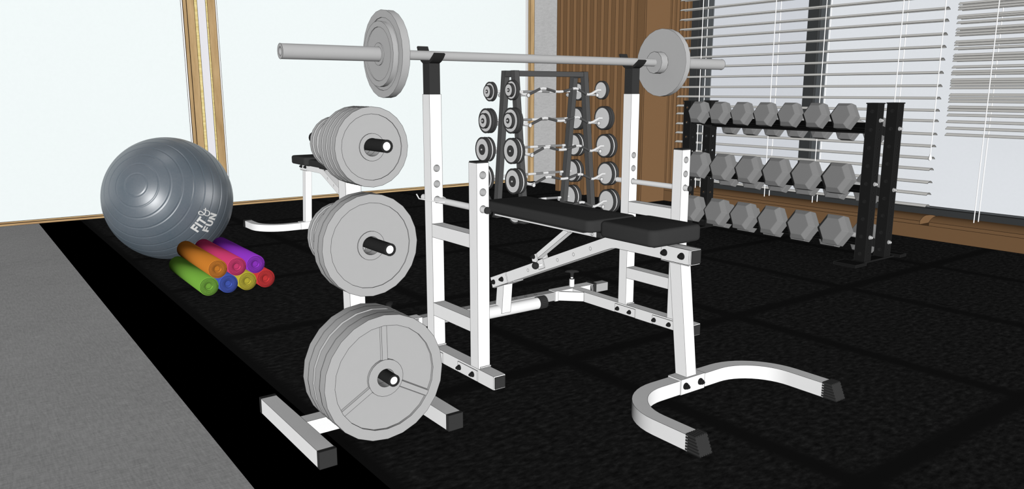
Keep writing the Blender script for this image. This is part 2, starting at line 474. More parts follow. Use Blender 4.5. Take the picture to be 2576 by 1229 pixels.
for i, x in enumerate(RX):
    rp('base_beam', B().box(x - hw, x + hw, 3.295, 4.51, 0.0, 0.0775))
    rp('end_cap', B().box(x - hw + .006, x + hw - .006, 3.289, 3.2955, 0.006, 0.0715), black)
    rp('front_post', holed_post(x, 3.443, 3.5205, 0.0775, 1.226), [white, inner_m])
    rp('post_cap', B().box(x - hw + .002, x + hw - .002, 3.445, 3.5185, 1.226, 1.233), black)
    rp('rear_post', holed_post(x, 3.923, 4.0005, 0.0775, 1.584), [white, inner_m])
    rp('upper_rail', B().box(x - hw, x + hw, 3.5205, 3.923, 0.757, 0.835))
    rp('lower_rail', B().box(x - hw, x + hw, 3.5205, 3.923, 0.278, 0.356))
    rp('insert_post', B().box(x - 0.035, x + 0.035, 3.927, 3.9965, 1.584, 1.757), black)
    # J cradle
    jb = B(); yc = 3.962; x0, x1 = x - 0.034, x + 0.034
    prof = [(3.927, 1.7575), (3.997, 1.7575), (4.022, 1.772), (4.050, 1.818), (4.063, 1.852), (4.054, 1.856), (4.038, 1.822), (4.013, 1.782), (3.992, 1.766), (3.932, 1.766), (3.911, 1.782), (3.886, 1.800), (3.872, 1.812), (3.862, 1.806), (3.880, 1.785), (3.902, 1.768)]
    jb.prism(prof, 0, x0, x1)
    rp('j_cradle', jb, boltm, thr=35)
    # bolted straps at the feet of the posts
    for (ya, yb, bs) in ((3.448, 3.652, (3.633, 3.495)), (3.822, 4.028, (3.998, 3.875))):
        st = B()
        for sx in (-1, 1):
            xa = x + sx * hw; xb = x + sx * (hw + 0.005)
            st.box(min(xa, xb), max(xa, xb), ya, yb, 0.004, 0.066)
        rp('strap', st)
        for yb_ in bs: bolt(rack, (x - hw - 0.005, yb_, 0.034), (-1, 0, 0), 1.0)
    for yw in (3.441, 3.921): rp('weld_bead', B().tube([(x - hw + .01, yw, 0.083), (x + hw + .004, yw, 0.083)], 0.005, 6))
    # rear sleeve with collar, gusset
    s = -1 if i == 0 else 1     # outward
    xo = x + s * 0.18; xi = x - s * 0.215
    rp('cross_sleeve', B().box(min(xo, xi), max(xo, xi), 4.512, 4.5945, 0.0, 0.081))
    rp('collar', B().box(min(xo, xo + s * .028), max(xo, xo + s * .028), 4.507, 4.60, 0.0, 0.087), black)
    xa, xb = x - s * hw, x - s * 0.185
    gb = B(); gb.prism([(x - s * hw, 4.375), (x - s * (hw + .006), 4.375), (x - s * 0.185, 4.511), (x - s * 0.155, 4.511)], 2, 0.004, 0.076)
    rp('gusset', gb)
    gb = B(); gb.prism([(x + s * hw, 4.375), (x + s * (hw + .006), 4.375), (x + s * 0.178, 4.511), (x + s * 0.148, 4.511)], 2, 0.004, 0.076)
    rp('gusset', gb)
    k = B(); kx = x - 0.012
    k.cyl((kx, 4.555, 0.081), (kx, 4.555, 0.145), 0.020, 16)
    rp('pin_housing', k)
    k = B(); k.cyl((kx, 4.555, 0.145), (kx, 4.555, 0.163), 0.010, 10, m=1); k.cyl((kx, 4.555, 0.145), (kx, 4.555, 0.150), 0.016, 12, m=0)
    k.lathe([(0.013, 0.160), (0.014, 0.190), (0.03, 0.198), (0.06, 0.20), (0.062, 0.206), (0.045, 0.214), (0.0, 0.22)], (kx, 4.555, 0), (0, 0, 1), 16)
    la = V((.8, -.6)) if i else V((.59, .807)); lb = V((-la.y, la.x))
    for v_ in k.bm.verts:
        if v_.co.z > .192:
            dd = V((v_.co.x - kx, v_.co.y - 4.555)); nd = la * dd.dot(la) * .93 + lb * dd.dot(lb) * .36; v_.co.x = kx + nd.x; v_.co.y = 4.555 + nd.y
    rp('pull_knob', k, [boltm, white], lines=False, thr=50)
tb = B(); tb.box(RX[0] - 0.345, RX[1] + 0.345, 4.519, 4.5885, 0.006, 0.074)
wr = [circ((xx, 4.555, 0.0745), 2, 0.012) for xx in [2.62 + 0.094 * k for k in range(11)]]
rp('telescoping_tube', tb, grey_tube, wires=wr)

def safety(x, label):
    t = thing('safety_bar', label, 'safety bar', (x, 3.4, 0.9675))
    finish('rod', B().cyl((x, 3.405, 0.975), (x, 4.085, 0.975), 0.0178, 24), mat('satin_white_rod', 0xF4F4F4), t, thr=30)
    finish('end_plug', B().cyl((x, 3.398, 0.975), (x, 3.4055, 0.975), 0.0185, 24), black, t)
    return t
s0 = safety(RX[0], 'round white safety bar with black end plug through the left side of the squat rack')
finish('wire_clip', B().tube([(2.365, 3.918, 0.99), (2.36, 3.88, 0.985), (2.325, 3.80, 0.975), (2.285, 3.83, 0.975), (2.262, 4.02, 0.976), (2.262, 4.05, 1.0)], 0.0035, 6), white, s0, lines=False)
s1 = safety(RX[1], 'round white safety bar with black end plug through the right side of the squat rack')
finish('wire_clip', B().tube([(3.975, 4.01, 0.992), (3.985, 4.03, 0.985), (3.975, 4.07, 0.978)], 0.0035, 6), white, s1, lines=False)

# ------------------------------------------------------------------ barbell and its plates
YB, ZB = 3.962, 1.8005
bar_ = thing('barbell', 'long grey barbell resting across the squat rack cradles', 'barbell', (3.164, YB, ZB))
finish('shaft', B().cyl((2.03, YB, ZB), (4.20, YB, ZB), 0.0265, 24), plate_m, bar_)
for xe, d in ((1.4475, 1), (4.879, -1)):
    q = B(); L = 0.62 if d == 1 else 0.70
    q.lathe([(0.022, 0.05), (0.022, 0), (0.0392, 0), (0.0392, L), (0.0, L)], (xe, YB, ZB), (d, 0, 0), 24); q.lathe([(0.022, 0.05), (0, 0.05)], (xe, YB, ZB), (d, 0, 0), 24)
    finish('sleeve', q, plate_m, bar_)
q = B(); q.lathe([(0.0, 0), (0.076, 0), (0.076, 0.064), (0.0, 0.064)], (4.148, YB, ZB), (1, 0, 0), 12); finish('collar', q, plate_m, bar_, thr=35)

def plate_mesh(name, r, rr, rh, ho, T, dep, back, spokes=False, o=(0, 3.0, 0)):
    # disc lying in the XZ plane, recessed face towards -Y, centre at o
    b = B(); d = (0, 1, 0)
    prof = [(r, 0), (r, T), (rh + .004, T), (rh + .004, T + back), (ho, T + back), (ho, 0), (rh, 0), (rh, dep), (rr, dep), (rr, 0)]
    b.lathe(prof, o, d, 24, closed=True)
    if spokes:
        for k in range(3):
            a = PI / 2 + 2 * PI * k / 3; u = V((math.cos(a), 0, math.sin(a))); w = V((-math.sin(a), 0, math.cos(a)))
            c = V(o) + V((0, dep, 0)); w0, w1 = 0.012, 0.017; h = V((0, -dep * 0.75, 0))
            p = [c + u * (rh - .002) - w * w1, c + u * (rr + .002) - w * w1, c + u * (rr + .002) + w * w1, c + u * (rh - .002) + w * w1]
            A = [b.bm.verts.new(x) for x in p]; Bv = [b.bm.verts.new(x + h) for x in (p[0] + w * .004, p[1] + w * .004, p[2] - w * .004, p[3] - w * .004)]
            b.face(Bv); 
            for i in range(4): b.face([A[i], A[(i + 1) % 4], Bv[(i + 1) % 4], Bv[i]])
    return finish(name, b, plate_m, None, origin=o)
PXC = 1.529
def stack(kind, y0, n, pitch, z, labels, group, **k):
    p = plate_mesh('weight_plate', o=(PXC, y0, z), **k); tag(p, labels[0], 'weight plate', group)
    for i in range(1, n):
        c = p.copy(); C.objects.link(c); c.location = (PXC, y0 + pitch * i, z); c['u'] = tuple(c.location); c['label'] = labels[i]
    return p
PL = [0.031, 0.0155]
GM = 'weight plates on the plate tree'
top = stack('s', 3.122, 4, 0.0475, 1.3605, [
    'grey weight plate, frontmost on the top peg of the plate tree', 'grey weight plate, second from the front on the top peg of the plate tree',
    'grey weight plate, third from the front on the top peg of the plate tree', 'grey weight plate, innermost of the front four on the top peg of the plate tree'],
    'weight plates on the top front peg', r=0.1755, rr=0.1447, rh=0.0603, ho=0.0397, T=0.031, dep=0.005, back=0.0155)
mid = stack('m', 3.166, 2, 0.051, 0.9145, ['large grey weight plate, front one on the middle peg of the plate tree', 'large grey weight plate behind the front one on the middle peg of the plate tree'],
    'weight plates on the middle front peg', r=0.2355, rr=0.196, rh=0.0665, ho=0.0427, T=0.045, dep=0.005, back=0.005)
low = plate_mesh('weight_plate', r=0.298, rr=0.249, rh=0.0875, ho=0.0434, T=0.053, dep=0.014, back=0.004, spokes=True, o=(PXC, 3.0625, 0.3145))
tag(low, 'largest grey weight plate with three spokes, frontmost on the lowest peg of the plate tree', 'weight plate', 'weight plates on the lowest front peg')
for y, lb in ((3.120, 'large grey weight plate directly behind the three-spoked one on the lowest peg'), (3.193, 'large grey weight plate behind the wide gap on the lowest peg of the tree'), (3.251, 'large grey weight plate nearest the upright on the lowest peg of the tree')):
    c = low.copy(); C.objects.link(c); c.location = (PXC, y, 0.3145); c['u'] = tuple(c.location); c['label'] = lb
# rear pegs
for z, r, lbs in ((1.3605, 0.124, ('small grey weight plate on the rear top peg, nearer the upright', 'small grey weight plate on the rear top peg, next to the black peg end')),
                  (0.9145, 0.160, ('medium grey weight plate on the rear middle peg, nearer the upright', 'medium grey weight plate on the rear middle peg, the far one'))):
    p = plate_mesh('weight_plate', r=r, rr=r * .8, rh=0.055, ho=0.0397, T=0.026, dep=0.005, back=0.018, o=(PXC, 3.447, z))
    tag(p, lbs[0], 'weight plate', 'weight plates on the rear pegs')
    c = p.copy(); C.objects.link(c); c.location = (PXC, 3.4955, z); c['u'] = tuple(c.location); c['label'] = lbs[1]

# plates on the bar (axis turned to X: recessed face towards -X)
def onbar(src, x, z, label, rot=-PI / 2):
    c = src.copy(); C.objects.link(c); c.location = (x, YB, z); c['u'] = tuple(c.location); c.rotation_euler = (0, 0, rot); c['label'] = label; c['group'] = 'weight plates on the barbell'
    return c
onbar(top, 1.9955, ZB, 'smaller grey weight plate on the left end of the barbell')
onbar(mid, 2.0585 - 0.0395, ZB, 'larger grey weight plate on the left end of the barbell, inside the smaller one')
onbar(mid, 4.2125 + 0.050, ZB, 'grey weight plate on the right end of the barbell beside its thick collar', PI / 2)

# ------------------------------------------------------------------ plate tree
tree = thing('plate_tree', 'white plate tree with black peg ends and black feet, loaded with grey plates', 'plate tree', (PXC, 3.37, 0))
for xa in (1.166, 1.8175):
    finish('foot_beam', B().box(xa, xa + 0.0785, 3.015, 3.735, 0.0, 0.0785), white, tree)
    for ya, yb in ((2.992, 3.015), (3.735, 3.758)):
        finish('foot_cap', B().box(xa - .001, xa + 0.0795, ya, yb, 0.0, 0.0795), black, tree)
finish('cross_beam', B().box(1.2445, 1.8175, 3.334, 3.411, 0.0, 0.0775), white, tree)
finish('mast', B().box(1.4905, 1.568, 3.334, 3.411, 0.0775, 1.43), white, tree)
for z in (1.372, 0.926, 0.326):
    for sy, ya, yb in ((-1, 3.334, 2.983), (1, 3.411, 3.775)):
        q = B(); L = abs(yb - ya)
        q.lathe([(0.0, 0), (0.028, 0), (0.028, L), (0.0195, L), (0.0195, L - .004)], (PXC, ya, z), (0, sy, 0), 16)
        pg = finish('peg', q, peg_m, tree)
        q = B(); q.lathe([(0.0195, L - .004), (0.0, L - .004)], (PXC, ya, z), (0, sy, 0), 16); finish('peg_plug', q, white, pg, lines=False)

# ------------------------------------------------------------------ adjustable bench
BX = 3.153; bl, br = BX - 0.0388, BX + 0.0388
bench = thing('weight_bench', 'white weight bench with black pads standing inside the squat rack', 'bench', (BX, 3.5, 0))
def bp(name, bb, m=white, **k): return finish(name, bb, m, bench, **k)
path = []
xL, xR = BX - 0.5365, BX + 0.5365; yk = 2.69; rad = 0.30
path.append((xL, 2.175)); 
for i in range(0, 13):
    a = i / 12 * PI / 2; path.append((xL + rad * (1 - math.cos(a)), yk - rad + rad * math.sin(a)))
half = path[:]; path = half + [(2 * BX - x, y) for x, y in reversed(half)]
bp('foot_tube', B().sweep_rect(path, 0.0775, 0.0, 0.0785), thr=30)
for xc in (xL, xR):
    n = 6; h = 0.0425; sec = []
    side = [(-1, -1), (1, -1), (1, 1), (-1, 1)]
    for k in range(4):
        a = V(side[k]) * h; c = V(side[(k + 1) % 4]) * h; d = (c - a)
        inw = V((-d.y, d.x)).normalized() * 0.0045
        for j in range(n):
            sec.append(a + d * (j / n)); sec.append(a + d * ((j + 0.62) / n)); sec.append(a + d * ((j + 0.66) / n) + inw); sec.append(a + d * ((j + 0.96) / n) + inw)
    q = B(); A = []; Bv = []
    for p in sec:
        z = p.y + h; A.append(q.bm.verts.new((xc + p.x, 2.185, z))); Bv.append(q.bm.verts.new((xc + p.x, 2.098 + 0.036 * z / (2 * h), z)))
    q.face(A); q.face(Bv[::-1])
    for k in range(len(sec)): q.face([A[k], Bv[k], Bv[(k + 1) % len(sec)], A[(k + 1) % len(sec)]])
    bp('foot_cap', q, black, thr=20, lwk=0.7)
bp('foot_bracket', B().box(BX - 0.094, BX + 0.096, 2.643, 2.737, 0.0, 0.086))
for dx in (-0.058, 0.060): bolt(bench, (BX + dx, 2.643, 0.045), (0, -1, 0), 1.15)
bp('upright', B().prism([(2.656, 0.086), (2.734, 0.086), (2.809, 0.704), (2.732, 0.704)], 0, bl, br))
prof = [(2.664, .782), (3.225, .782), (3.258, .777), (3.285, .768), (4.505, .281), (4.474, .2125), (3.322, .676), (3.295, .6865), (3.262, .698), (3.222, .7045), (2.664, .7045)]
holes = []
for k in (0, 1, 2, 4):
    y = 3.447 + 0.1553 * k; holes.append(circ((bl - .0005, y, 0.666 - 0.4025 * (y - 3.447)), 0, 0.0105, 12)); holes.append(circ((br + .0005, y, 0.666 - 0.4025 * (y - 3.447)), 0, 0.0105, 12))
mb = bp('main_beam', B().prism(prof, 0, bl, br), thr=14, wires=holes)
bp('end_plug', B().box(bl + .004, br - .004, 2.659, 2.6645, 0.708, 0.7785), black)
q = B(); q.box(bl - .006, bl, 2.672, 2.867, 0.702, 0.7835); q.box(br, br + .006, 2.672, 2.867, 0.702, 0.7835); q.box(bl - .006, br + .006, 2.672, 2.867, 0.698, 0.7035)
bp('front_bracket', q)
for y in (2.842, 2.72):
    bolt(bench, (bl - .006, y, 0.744), (-1, 0, 0), 1.15); bolt(bench, (br + .006, y, 0.744), (1, 0, 0), 1.15)
def along(t, n):    # point on the sloping beam: t along from (3.285,.768), n inwards
    d = V((1.22, -0.487)).normalized(); nn = V((-0.487, -1.22)).normalized(); p = V((3.285, .768)) + d * t + nn * n; return (p.x, p.y)
q = B()
for xa, xb in ((bl - .006, bl), (br, br + .006)):
    q.prism([along(1.118, -.001), along(1.315, -.001), along(1.315, .076), along(1.118, .079)], 0, xa, xb)
q.prism([along(1.05, .0755), along(1.30, .0755), along(1.30, .081), along(1.05, .081)], 0, bl - .006, br + .006)
bp('rear_bracket', q)
for t in (1.175, 1.285): 
    y, z = along(t, 0.038); bolt(bench, (bl - .006, y, z), (-1, 0, 0), 1.1)
bp('rear_leg', B().prism([(4.349, .275), (4.430, .243), (4.452, .06), (4.374, .04)], 0, bl, br))
q = B().cyl((BX - .324, 4.425, 0.0475), (BX + .324, 4.425, 0.0475), 0.0435, 28); bp('rear_roller_tube', q)
for s in (-1, 1):
    q = B(); rr_ = []
    n = 22; sec = []
    for k in range(n):
        for rq, aa in ((0.0485, 0), (0.0485, .55), (0.045, .62), (0.045, .93)): 
            a = 2 * PI * (k + aa) / n; sec.append((rq * math.cos(a), rq * math.sin(a)))
    q.prism([(4.425 + a, 0.0485 + c) for a, c in sec], 0, BX + s * .322, BX + s * .392)
    bp('roller_cap', q, black, thr=20, lwk=0.5)
# pads
bp('seat_pad', B().round_box(BX - .198, BX + .198, 2.785, 3.213, 0.791, 0.884, 0.045, 0.022), padm, lines=False, thr=60)
bp('back_pad', B().round_box(BX - .196, BX + .196, 3.285, 4.40, 0.797, 0.870, 0.045, 0.020), padm, lines=False, thr=60)
bp('pad_board', B().box(BX - .14, BX + .14, 2.83, 3.17, 0.782, 0.792), padm, lines=False)
bp('pad_board', B().box(BX - .12, BX + .12, 3.42, 4.36, 0.774, 0.798), padm, lines=False)
bp('pad_rail', B().box(bl + .0, br, 3.395, 4.458, 0.742, 0.774), wires=[circ((bl - .001, 3.43, 0.757), 0, 0.0095, 12), circ((bl - .001, 3.440, 0.757), 0, 0.0095, 12)])
bp('rail_plug', B().box(bl + .001, br - .001, 3.362, 3.395, 0.7435, 0.7735), black)
d = V((3.668 - 3.990, .748 - .520)).normalized(); nn = V((-d.y, d.x))
a0, a1 = V((3.990, .520)), V((3.668, .748)); hwid = 0.0165
bp('support_strut', B().prism([tuple(a0 + nn * hwid), tuple(a1 + nn * hwid), tuple(a1 - nn * hwid), tuple(a0 - nn * hwid)], 0, bl + .002, br - .030))
for xa in (bl - .007, br + .002):
    q = B(); q.prism([(4.022, .527), (3.972, .548), (3.955, .50), (3.968, .488), (4.012, .487)], 0, xa, xa + .005)
    q.prism([(3.965, .497), (3.905, .526), (3.882, .468), (3.942, .444), (3.955, .48)], 0, xa, xa + .005)
    bp('slide_bracket', q)
bolt(bench, (bl - .007, 3.998, .523), (-1, 0, 0), 1.0)
q = B(); q.cyl((bl - .006, 3.913, .482), (bl - .04, 3.913, .482), 0.008, 10, m=1); q.ball((bl - .056, 3.915, .482), 0.024, 18)
bp('lock_knob', q, [boltm, white], lines=False, thr=70)
q = B(); q.lathe([(0.0, .722), (0.03, .727), (0.036, .742)], (BX - .02, 4.15, 0), (0, 0, 1), 14); bp('strut_boss', q, rim)
bench2 = dup(bench, (3.435, 8.775 - (3.5 - 2.73), 0), 'white weight bench with black pads near the glass wall, partly behind the plate tree', rot=(0, 0, PI))

# ------------------------------------------------------------------ curl bar rack (charcoal A-frames)
K = 1.03
def kp(x, y, z): return (x * K, y * K, CAMP.z + (z - CAMP.z) * K)
cr = thing('curl_bar_rack', 'charcoal A-frame rack holding ten fixed curl bars in front of the wooden pier', 'barbell rack', kp(6.15, 7.63, 0)[:2] + (0,))
yC = 7.6315 * K; zt = CAMP.z + 0.242 * K; tw = 0.0725
def yf(z): return 7.503 * K - (zt - z) * 0.108       # front face of the near legs
XA = (5.53 * K, 6.612 * K)
for X0 in XA:
    for s in (1, -1):
        f = lambda y: y if s == 1 else 2 * yC - y
        q = B(); q.prism([(f(yf(zt)), zt), (f(yf(zt) + tw), zt), (f(yf(.02) + tw), .02), (f(yf(.02)), .02)], 0, X0, X0 + tw)
        finish('leg', q, aframe, cr)
        finish('rubber_foot', B().box(X0 - .006, X0 + tw + .006, min(f(yf(.02) - .008), f(yf(.02) + tw + .008)), max(f(yf(.02) - .008), f(yf(.02) + tw + .008)), 0, .022), black, cr)
    finish('top_tie', B().box(X0 + .002, X0 + tw - .002, yf(zt) + tw, 2 * yC - yf(zt) - tw, zt - .075, zt - .002), aframe, cr)
    finish('low_tie', B().box(X0 + .012, X0 + tw - .012, yf(.1) + tw, 2 * yC - yf(.1) - tw, .07, .12), aframe, cr)
finish('top_rail', B().box(XA[0] + tw, XA[1], yf(zt) + .004, yf(zt) + .07, zt - .066, zt - .004), aframe, cr)
bz = [1.600, 1.243, 0.886, 0.526, 0.170]    # bar heights (front), same at the back
BXL, BXR = 5.44 * K, 6.76 * K
zbars = []
def ybar(z): return yf(z) - 0.085
for z in bz:
    for s in (1, -1):
        f = lambda y: y if s == 1 else 2 * yC - y
        for X0 in (XA[0] + tw, XA[1] + tw):
            q = B(); xx = X0 + .018; zz = z - .045
            q.cyl((xx, f(yf(z) + .01), zz), (xx, f(ybar(z) - .045), zz), 0.013, 12)
            q.cyl((xx, f(ybar(z) - .045), zz), (xx, f(ybar(z) - .055), zz), 0.024, 14)
            q.box(X0 - .004, xx, min(f(yf(z) + .015), f(yf(z) + .045)), max(f(yf(z) + .015), f(yf(z) + .045)), zz - .012, zz + .012)
            finish('peg', q, chrome, cr, thr=35)
XL_ = 5.445 * K; XR_ = 6.795 * K
def curl_bar(z, s, kind, label):
    y = ybar(z) if s == 1 else 2 * yC - yf(z) + .030
    t = thing('curl_bar', label, 'curl bar', (6.13 * K, y, z), 'fixed curl bars on the charcoal rack, front side' if s == 1 else 'fixed curl bars on the charcoal rack, rear side')
    # zigzag shaft from plate to plate
    A = 0.040; x0, x1 = XL_, XR_; L = x1 - x0
    fr = [(0.0, .4), (0.04, .4), (0.095, -.75), (0.142, -1.0), (0.170, -.85), (0.28, .75), (0.31, .95), (0.345, .85), (0.455, -.02), (0.50, -.1), (0.545, -.02), (0.655, .85), (0.69, .95), (0.72, .75), (0.830, -.85), (0.858, -1.0), (0.895, -.75), (0.96, .4), (1.0, .4)]
    ms = [0, 0, 0, 0, 1, 0, 0, 1, 0, 0, 1, 0, 0, 1, 0, 0, 0, 0]
    pts = []
    for fx, a in fr:
        if s == 1: pts.append((x0 + fx * L, y - 0.2 * A * a, z + A * a))
        else: pts.append((x0 + fx * L, y + A * a, z - .004 * a))
    finish('shaft', B().tube(pts, 0.0165, 10, mats=ms, caps=True), [chrome, aframe if s == 1 else mat('mid_grey_grip', 0x8C8C8C)], t, lines=False, thr=80)
    yy, zz0 = pts[0][1], pts[0][2]
    last = [None]
    for e, xx in ((-1, x0), (1, x1)):
        def dsk(name, r, xa, xb, rimk=0.88, m=[rim, disc]):
            q = B(); L2 = abs(xb - xa)
            q.lathe([(0.0, 0.0), (r * rimk, 0.0), (r, 0.0), (r, L2), (r * rimk, L2), (0.0, L2)], (xx + e * xa, yy, zz0), (e, 0, 0), 24, mats=[1, 0, 0, 0, 1])
            last[0] = finish(name, q, m, t, thr=28)
        if kind == 0:
            dsk('weight_disc', 0.118, 0.005, 0.045); dsk('small_disc', 0.079, 0.046, 0.083); ex = .083; hr = .022
        elif kind == 1:
            dsk('weight_disc', 0.153, 0.005, 0.038); dsk('weight_disc', 0.153, 0.042, 0.082); dsk('small_disc', 0.094, 0.083, 0.12); ex = .12; hr = .030
        else:
            dsk('weight_disc', 0.153, 0.005, 0.042); dsk('chrome_spacer', 0.150, 0.042, 0.064, 0.9, [chrome, chrome]); dsk('weight_disc', 0.155, 0.064, 0.108); ex = .108; hr = .066
        q = B(); q.lathe([(0, 0), (hr, 0), (hr, .006), (0, .006)], (xx + e * ex, yy, zz0), (e, 0, 0), 20, m=0); finish('hub_cap', q, rim, last[0])
        q = B(); q.lathe([(0, .006), (.011, .006), (.011, .016), (0, .016)], (xx + e * ex, yy, zz0), (e, 0, 0), 10); finish('end_bolt', q, chrome, last[0], thr=40, lwk=.6)
    return t
ordn = ['topmost', 'second from the top', 'third from the top', 'fourth from the top', 'lowest']
for i, z in enumerate(bz):
    kd = min(i, 2)
    de = ('with small stepped discs', 'with larger stepped discs', 'with twin dark-rimmed discs', 'with twin dark-rimmed discs', 'with twin dark-rimmed discs')[i]
    curl_bar(z, 1, kd, 'curl bar %s, %s on front of charcoal rack' % (de, ordn[i]))
    curl_bar(z, -1, kd, 'curl bar %s, %s on rear of charcoal rack' % (de, ordn[i]))

# ------------------------------------------------------------------ dumbbell rack
dr = thing('dumbbell_rack', 'black three-shelf dumbbell rack with perforated posts in front of the window', 'dumbbell rack', (7.2, 5.0, 0))
def perf_post(x0, y0):
    x1, y1 = x0 + 0.106, y0 + 0.107; z0, z1 = 0.012, 1.488; q = B()
    hz = [1.4195 - 0.0835 * k for k in range(17)]; hs = [1.419 - 0.1672 * k for k in range(9)]
    q.holed_strip(lambda a, z: V(((x0 + x1) / 2 + a, y0, z)), hz, 0.0135, z0, z1, x1 - x0, seg=10)
    q.holed_strip(lambda a, z: V(((x0 + x1) / 2 - a, y1, z)), hz, 0.0135, z0, z1, x1 - x0, seg=10)
    q.holed_strip(lambda a, z: V((x0, (y0 + y1) / 2 - a, z)), hs, 0.0165, z0, z1, y1 - y0, seg=10)
    q.holed_strip(lambda a, z: V((x1, (y0 + y1) / 2 + a, z)), hs, 0.0165, z0, z1, y1 - y0, seg=10)
    return q
sl = 0.24
for y0 in (3.846, 6.056):
    for x0 in (6.9705, 7.324):
        finish('post', perf_post(x0, y0), rackblk, dr, lwk=0.8)
        finish('post_cap', B().box(x0 - .006, x0 + .112, y0 - .006, y0 + .113, 1.488, 1.496), rackblk, dr)
    q = B(); q.box(6.74, 7.56, y0 - .012, y0 + .118, 0.0, 0.012); finish('foot_plate', q, rackblk, dr)
    for xa, xb in ((6.695, 6.88), (7.49, 7.60)):
        finish('foot_pad', B().box(xa, xb, y0 - .072, y0 + .15, 0.0, 0.026), rackblk, dr)
levels = [(1.3765, 0.1365, 7, 0.2913, 4.134, 0.108), (0.7935, 0.166, 6, 0.3425, 4.150, 0.118), (0.2915, 0.1665, 6, 0.3565, 4.142, 0.130)]
for li, (zc, R, n, pitch, y_0, HL) in enumerate(levels):
    hz = lambda x: zc - sl * (x - 6.88)
    for xr in (7.023, 7.377):
        zt_ = hz(xr) - 0.038; dz_ = .062 if xr < 7.2 else .018
        q = B(); q.prism([(xr - .045, zt_ + .011), (xr + .045, zt_ - .011), (xr + .045, zt_ - .02), (xr + .038, zt_ - .018), (xr + .038, zt_ - dz_ - .01), (xr - .036, zt_ - dz_), (xr - .036, zt_ - dz_ * .6), (xr - .045, zt_ - dz_ * .6 - .003)], 1, 3.953, 6.056)
        finish('shelf_rail', q, trayblk, dr, lwk=0.7)
        if True:
            bz_ = {0: (1.337, 1.252), 1: (0.7475, 0.668), 2: (0.241, 0.156)}[li][0 if xr < 7.2 else 1]
            bo = finish('bolt', B().lathe([(0, 0), (.020, 0), (.020, .008), (.014, .010)], (xr - (.0 if xr < 7.2 else .0), 3.846, bz_), (0, -1, 0), 14).lathe([(.016, .008), (.016, .022), (.012, .028), (0, .028)], (xr, 3.846, bz_), (0, -1, 0), 8), mat('zinc_bolt', 0xF0F0F0), dr, thr=35)
    for yy in (3.954, 6.045):
        q = B(); q.prism([(7.0, hz(7.0) - .005), (7.42, hz(7.42) - .005), (7.42, hz(7.42) - .085), (7.0, hz(7.0) - .085)], 1, yy, yy + .010)
        finish('shelf_end', q, rackblk, dr)
    # dumbbells: heads along an axis tilted with the shelf
    ax = V((1, 0, -sl)).normalized()
    def head(sign):
        q = B(); cx = 7.20; cz = zc - sl * (7.20 - 6.88); c = V((cx, y_0, cz))
        t1 = 0.372; t0 = t1 - HL - .025; c1, c0 = 0.042, 0.012
        prof = [(0, t0), (R * .55, t0), (R * .97, t0 + c0), (R, t0 + c0 + .006), (R, t1 - c1), (R * .71, t1), (0, t1)]
        dd = ax * sign; q.lathe(prof, c, dd, 6, a0=PI / 2)
        bmesh.ops.remove_doubles(q.bm, verts=q.bm.verts, dist=1e-5)
        es = [e for e in q.bm.edges if len(e.link_faces) == 2 and e.link_faces[0].normal.angle(e.link_faces[1].normal, 0) > 0.3]
        bmesh.ops.bevel(q.bm, geom=es, offset=R * .03, segments=2, affect='EDGES', profile=0.6)
        return q
    shelf = ('top', 'middle', 'bottom')[li]
    cz = zc - sl * (7.20 - 6.88)
    onames = ['nearest the right-hand posts', 'second from the right-hand posts', 'third from the right-hand posts', 'fourth from the right-hand posts', 'fifth from the right-hand posts', 'sixth from the right-hand posts', 'at the far left end']
    if n == 6: onames[5] = 'at the far left end'
    size = ('smaller grey', 'larger grey', 'heavy grey')[li]
    labs = ['%s hex dumbbell, %s shelf, %s' % (size, shelf, o_) for o_ in onames]
    d0 = thing('hex_dumbbell', labs[0], 'dumbbell', (7.20, y_0, cz), 'hex dumbbells on the %s shelf' % shelf)
    for s in (-1, 1): finish('head', head(s), hexm, d0, lines=False, thr=24, smooth=False)
    finish('handle', B().cyl(V((7.20, y_0, cz)) - ax * .28, V((7.20, y_0, cz)) + ax * .28, 0.026, 14), mat('steel_handle', 0xA8A8A8), d0, lines=False)
    for k in range(1, n): dup(d0, (7.20, y_0 + pitch * k, cz), labs[k])

# ------------------------------------------------------------------ exercise ball
BC, BR = V((1.734, 7.98, .586)), 0.586
def ball_nodes(nt, b):
    tc = N(nt, 'ShaderNodeTexCoord'); n1 = N(nt, 'ShaderNodeTexNoise', Scale=3.0, Detail=3.0); n2 = N(nt, 'ShaderNodeTexNoise', Scale=90.0, Detail=2.0)
    for n in (n1, n2): nt.links.new(tc.outputs['Object'], n.inputs['Vector'])
    r = ramp(nt, [(0.35, (0.080, 0.106, 0.130, 1)), (0.65, (0.116, 0.134, 0.156, 1))])
    a = N(nt, 'ShaderNodeMath'); a.operation = 'MULTIPLY_ADD'; a.inputs[1].default_value = 0.35
    nt.links.new(n2.outputs['Fac'], a.inputs[0]); nt.links.new(n1.outputs['Fac'], a.inputs[2])
    s = N(nt, 'ShaderNodeMath'); s.operation = 'MULTIPLY'; s.inputs[1].default_value = 0.74; nt.links.new(a.outputs[0], s.inputs[0])
    nt.links.new(s.outputs[0], r.inputs['Fac']); nt.links.new(r.outputs['Color'], b.inputs['Base Color'])
    b.inputs['Roughness'].default_value = 0.40; b.inputs['Specular IOR Level'].default_value = 0.95
ballm = mat('blue_grey_vinyl', nodes=ball_nodes)
axis = V((-0.618, -0.709, 0.339)).normalized()
prof = []; nst = 360; rings = [math.radians(10.2 + 9.8 * k) for k in range(17)]
